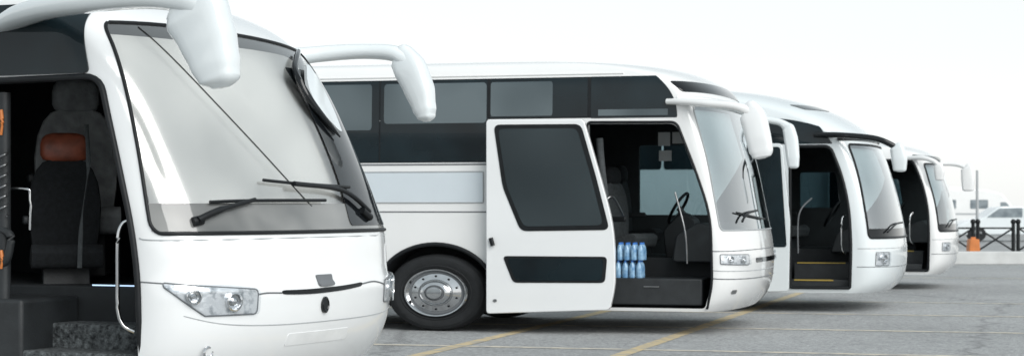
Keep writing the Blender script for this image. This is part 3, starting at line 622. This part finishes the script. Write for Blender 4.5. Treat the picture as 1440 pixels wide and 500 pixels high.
# ============================================================ GROUND
def asphalt():
    m = bpy.data.materials.new('asphalt'); m.use_nodes = True
    nt = m.node_tree; N = nt.nodes; L = nt.links; b = N['Principled BSDF']
    tc = N.new('ShaderNodeTexCoord')
    def noise(sc, de, ro):
        n = N.new('ShaderNodeTexNoise'); n.inputs['Scale'].default_value = sc; n.inputs['Detail'].default_value = de; n.inputs['Roughness'].default_value = ro
        L.new(tc.outputs['Object'], n.inputs['Vector']); return n
    def ramp(src, p0, p1, c0, c1):
        r = N.new('ShaderNodeValToRGB'); r.color_ramp.elements[0].position = p0; r.color_ramp.elements[1].position = p1
        r.color_ramp.elements[0].color = (*c0, 1); r.color_ramp.elements[1].color = (*c1, 1); L.new(src, r.inputs['Fac']); return r.outputs['Color']
    def mul(a, b_):
        x = N.new('ShaderNodeMix'); x.data_type = 'RGBA'; x.blend_type = 'MULTIPLY'; x.inputs['Factor'].default_value = 1
        L.new(a, x.inputs['A']); L.new(b_, x.inputs['B']); return x.outputs['Result']
    n1 = noise(0.22, 4, 0.55); n2 = noise(16.0, 10, 0.9); n3 = noise(3.5, 8, 0.85)
    vo = N.new('ShaderNodeTexVoronoi'); vo.feature = 'DISTANCE_TO_EDGE'; vo.inputs['Scale'].default_value = 0.16
    nd = noise(1.1, 5, 0.5)
    mxv = N.new('ShaderNodeMix'); mxv.data_type = 'VECTOR'; mxv.inputs['Factor'].default_value = 0.45
    L.new(tc.outputs['Object'], mxv.inputs['A']); L.new(nd.outputs['Color'], mxv.inputs['B'])
    L.new(mxv.outputs['Result'], vo.inputs['Vector'])
    c1 = ramp(n1.outputs['Fac'], 0.32, 0.68, (0.325,0.333,0.335), (0.40,0.408,0.41))
    c2 = ramp(n2.outputs['Fac'], 0.40, 0.60, (0.48,0.48,0.48), (1.42,1.42,1.42))
    c3 = ramp(n3.outputs['Fac'], 0.40, 0.60, (0.84,0.84,0.84), (1.08,1.08,1.08))
    c4 = ramp(vo.outputs['Distance'], 0.0, 0.006, (0.72,0.72,0.72), (1,1,1))
    L.new(mul(mul(mul(c1, c2), c3), c4), b.inputs['Base Color'])
    b.inputs['Roughness'].default_value = 0.85; b.inputs['Specular IOR Level'].default_value = 0.25
    bp = N.new('ShaderNodeBump'); bp.inputs['Strength'].default_value = 0.35; bp.inputs['Distance'].default_value = 0.02
    L.new(n2.outputs['Fac'], bp.inputs['Height']); L.new(bp.outputs['Normal'], b.inputs['Normal'])
    return m
bm = bmesh.new(); bmesh.ops.create_grid(bm, x_segments=40, y_segments=40, size=900)
g = finish('ground', bm, asphalt(), smooth=False); g['kind'] = 'structure'; g['label'] = 'worn grey asphalt of the parking lot'

MY = mat('worn_yellow_paint', (0.60,0.48,0.28), 0.8, col2=(0.40,0.37,0.31), scale=6, detail=10, bump=0.2, spec=0.2, lo=0.38, hi=0.58)
MP = mat('faded_pale_paint', (0.62,0.57,0.47), 0.8, col2=(0.40,0.39,0.37), scale=4, detail=10, bump=0.2, spec=0.2, lo=0.40, hi=0.58)
def strip(x0, x1, y0, y1, m=None):
    bm = bmesh.new(); nx = max(1, int((x1-x0)/2)); ny = max(1, int((y1-y0)/2))
    v = [[bm.verts.new((x0+(x1-x0)*i/nx, y0+(y1-y0)*j/ny, 0.004)) for i in range(nx+1)] for j in range(ny+1)]
    for j in range(ny):
        for i in range(nx): bm.faces.new((v[j][i], v[j][i+1], v[j+1][i+1], v[j+1][i]))
    o = finish('road_marking', bm, m or MY, smooth=False); o['kind'] = 'structure'; o['label'] = 'worn yellow parking line painted on asphalt'
strip(-4.59, -4.41, 8, 50); strip(-6.71, -6.53, 8, 50)
for y in (13.7, 17.6, 21.5, 25.6, 29.4, 33.3, 45.0):
    strip(-4.405, 26, y-0.09, y+0.09, MP)
    strip(-6.525, -4.595, y-0.09, y+0.09, MP)
    strip(-20, -6.715, y-0.09, y+0.09, MP)

# ============================================================ BACKGROUND
TH = rad(15.5); c_, s_ = math.cos(TH), math.sin(TH)
def site(r, d, z=0): return (r*c_-d*s_, r*s_+d*c_, z)
wl = finish('low_wall', box_bm(-30, 60, 0, 0.5, 0, 0.36), M['concrete'], bevel=0.03); wl.location = site(0, 54); wl.rotation_euler = (0, 0, TH)
wl['label'] = 'low white concrete wall along the edge of the lot'; wl['category'] = 'wall'
def fence_panel():
    e = root('fence', 'black metal barrier panel with crossed bars behind the low wall', 'fence', (0,0,0), 0, 'black barrier panels')
    for x in (0, 1.1):
        sweep('post', [(x,0,0),(x,0,1.12)], 0.06, M['black'], e, seg=8)
        bm = bmesh.new(); bmesh.ops.create_uvsphere(bm, u_segments=12, v_segments=8, radius=0.085, matrix=Matrix.Translation((x,0,1.15))); finish('post_cap', bm, M['black'], e)
    for a, b in (((0,0,0.25),(1.1,0,0.95)),((0,0,0.95),(1.1,0,0.25)),((0,0,0.95),(1.1,0,0.95))):
        sweep('rail', [a, b], 0.03, M['black'], e, seg=6)
    return e
fp = fence_panel(); base = fp; fp.location = site(13.2, 60); fp.rotation_euler = (0,0,TH)
for i in range(1, 9):
    o = base.copy(); coll.objects.link(o); o.location = site(13.2+1.25*i, 60)
    for ch in list(base.children):
        cc = ch.copy(); coll.objects.link(cc); cc.parent = o
for r, h, t, lab in ((14.55, 2.75, 0.045, 'slim white lamp post behind the wall'), (13.55, 2.35, 0.035, 'thin white sign pole behind the wall')):
    o = sweep('lamp_post', [(0,0,0),(0,0,h*0.5),(0,0,h)], [t*1.2, t, t*0.8], M['seam_light'], seg=10); o.location = site(r, 60.5)
    o['label'] = lab; o['category'] = 'post'
    bm = bmesh.new(); bmesh.ops.create_cone(bm, cap_ends=True, segments=12, radius1=t*2.2, radius2=t*2.2, depth=0.05, matrix=Matrix.Translation((0,0,0.025))); finish('base_plate', bm, M['steel'], o)
ob = prism('traffic_barrier', rpoly([(-0.21,0),(0.21,0),(0.17,0.25),(0.14,0.64),(-0.14,0.64),(-0.17,0.25)],0.04), -0.2, 0.2, M['orange'], None, 0.02)
ob.location = site(13.95, 58.5); ob.rotation_euler = (0,0,TH); ob['label'] = 'small orange plastic traffic barrier by the fence'; ob['category'] = 'barrier'
box('top_handle', -0.07, 0.07, -0.05, 0.05, 0.62, 0.70, M['orange'], ob, 0.01)
def motorhome(r, d, label, flip=1):
    e = root('motorhome', label, 'motorhome', site(r, d), TH, 'parked motorhomes')
    f = lambda pts: [(p[0]*flip, p[1]) for p in pts]
    prism('body', rpoly(f([(-3.6,0.4),(3.3,0.4),(3.6,1.0),(3.0,1.5),(2.6,2.0),(2.3,2.35),(1.4,2.58),(-3.4,2.62),(-3.6,2.3)]), .18), -1.1, 1.1, M['paint_cream'], e, 0.06)
    prism('windshield', rpoly(f([(2.62,1.5),(2.86,1.47),(2.5,1.86),(2.2,1.86),(2.2,1.5)]), .03), -1.12, 1.12, M['haze_painted_glass'], e)
    for x0, x1 in ((-3.0,-1.9),(-1.3,-0.3),(0.5,1.5)):
        prism('window', rpoly(f([(x0,1.5),(x1,1.5),(x1,2.0),(x0,2.0)]), .06), -1.12, -1.09, M['haze_painted_glass'], e)
    prism('stripe', f([(-3.55,1.15),(3.3,1.15),(3.3,1.25),(-3.55,1.25)]), -1.112, -1.10, M['seam_light'], e)
    box('roof_vent', -0.6, 0.2, -0.4, 0.4, 2.58, 2.72, M['paint'], e, 0.04)
    for x in (-2.2, 2.3):
        finish('wheel', lathe_bm([(0.2,-0.02),(0.36,-0.03),(0.38,0.02),(0.38,0.2)], x*flip, -1.08, 0.38, 1.2, 24), M['tyre'], e)
def car(r, d, label, paint, flip=1):
    e = root('parked_car', label, 'car', site(r, d), TH, 'cars parked beyond the wall')
    f = lambda pts: [(p[0]*flip, p[1]) for p in pts]
    prism('body', rpoly(f([(-2.5,0.3),(2.5,0.3),(2.55,0.75),(1.9,1.0),(1.3,1.1),(0.6,1.62),(-1.9,1.66),(-2.45,1.1)]), .18), -0.95, 0.95, paint, e, 0.08)
    prism('window', rpoly(f([(1.15,1.12),(0.55,1.54),(-0.5,1.56),(-0.5,1.12)]), .05), -0.97, 0.97, M['haze_painted_glass'], e)
    prism('window', rpoly(f([(-0.6,1.12),(-0.6,1.56),(-1.8,1.58),(-2.0,1.12)]), .05), -0.97, 0.97, M['haze_painted_glass'], e)
    for x in (-1.6, 1.65):
        finish('wheel', lathe_bm([(0.2,-0.02),(0.34,-0.03),(0.36,0.02),(0.36,0.2)], x, -0.93, 0.36, 1.25, 24), M['tyre'], e)
motorhome(25.3, 110, 'cream and white motorhome parked beyond the low wall', 1)
motorhome(38.0, 118, 'white motorhome parked beyond another motorhome', -1)
car(23.0, 90, 'silver van parked behind the black barrier', M['paint_cool'], -1)
car(29.5, 92, 'white car parked behind the black barrier', M['paint'], 1)

# ============================================================ LIGHT, SKY, CAMERA
W = bpy.data.worlds.new('World'); scene.world = W; W.use_nodes = True
nt = W.node_tree; bg = nt.nodes['Background']
sky = nt.nodes.new('ShaderNodeTexSky'); sky.sky_type = 'NISHITA'; sky.sun_disc = False
sun_dir = Vector((0.68, -0.58, 0.60)).normalized()
el = math.asin(sun_dir.z); az = math.atan2(sun_dir.x, sun_dir.y)
sky.sun_elevation = el; sky.sun_rotation = az; sky.dust_density = 1.0; sky.air_density = 1.0; sky.ozone_density = 1.0
hs = nt.nodes.new('ShaderNodeHueSaturation'); hs.inputs['Saturation'].default_value = 0.25
nt.links.new(sky.outputs[0], hs.inputs['Color']); nt.links.new(hs.outputs[0], bg.inputs['Color'])
bg.inputs['Strength'].default_value = 0.05
# thin bright overcast veil added to the clear sky: whiter at the horizon, faintly blue-green overhead
tc = nt.nodes.new('ShaderNodeTexCoord'); sx = nt.nodes.new('ShaderNodeSeparateXYZ'); nt.links.new(tc.outputs['Generated'], sx.inputs[0])
rp = nt.nodes.new('ShaderNodeValToRGB'); rp.color_ramp.elements[0].position = 0.0; rp.color_ramp.elements[1].position = 0.32
rp.color_ramp.elements[0].color = (0.79,0.80,0.79,1); rp.color_ramp.elements[1].color = (0.44,0.50,0.52,1)
nt.links.new(sx.outputs['Z'], rp.inputs['Fac'])
bg2 = nt.nodes.new('ShaderNodeBackground'); nt.links.new(rp.outputs[0], bg2.inputs['Color']); bg2.inputs['Strength'].default_value = 1.0
ads = nt.nodes.new('ShaderNodeAddShader'); nt.links.new(bg.outputs[0], ads.inputs[0]); nt.links.new(bg2.outputs[0], ads.inputs[1])
outw = [n for n in nt.nodes if n.type == 'OUTPUT_WORLD'][0]; nt.links.new(ads.outputs[0], outw.inputs['Surface'])
sl = bpy.data.lights.new('sun', 'SUN'); sl.energy = 2.6; sl.angle = rad(45); sl.color = (1.0, 0.985, 0.96)
so = bpy.data.objects.new('sun', sl); coll.objects.link(so); so.rotation_euler = sun_dir.to_track_quat('Z', 'Y').to_euler()

cd = bpy.data.cameras.new('camera'); cam = bpy.data.objects.new('camera', cd); coll.objects.link(cam)
cam.location = (0, 0, 1.62); cam.rotation_euler = (rad(90), 0, TH)
cd.sensor_width = 36; cd.lens = 68; cd.shift_y = 40/1440; cd.clip_end = 3000
cd.dof.use_dof = True; cd.dof.focus_distance = 16.5; cd.dof.aperture_fstop = 3.5
scene.camera = cam
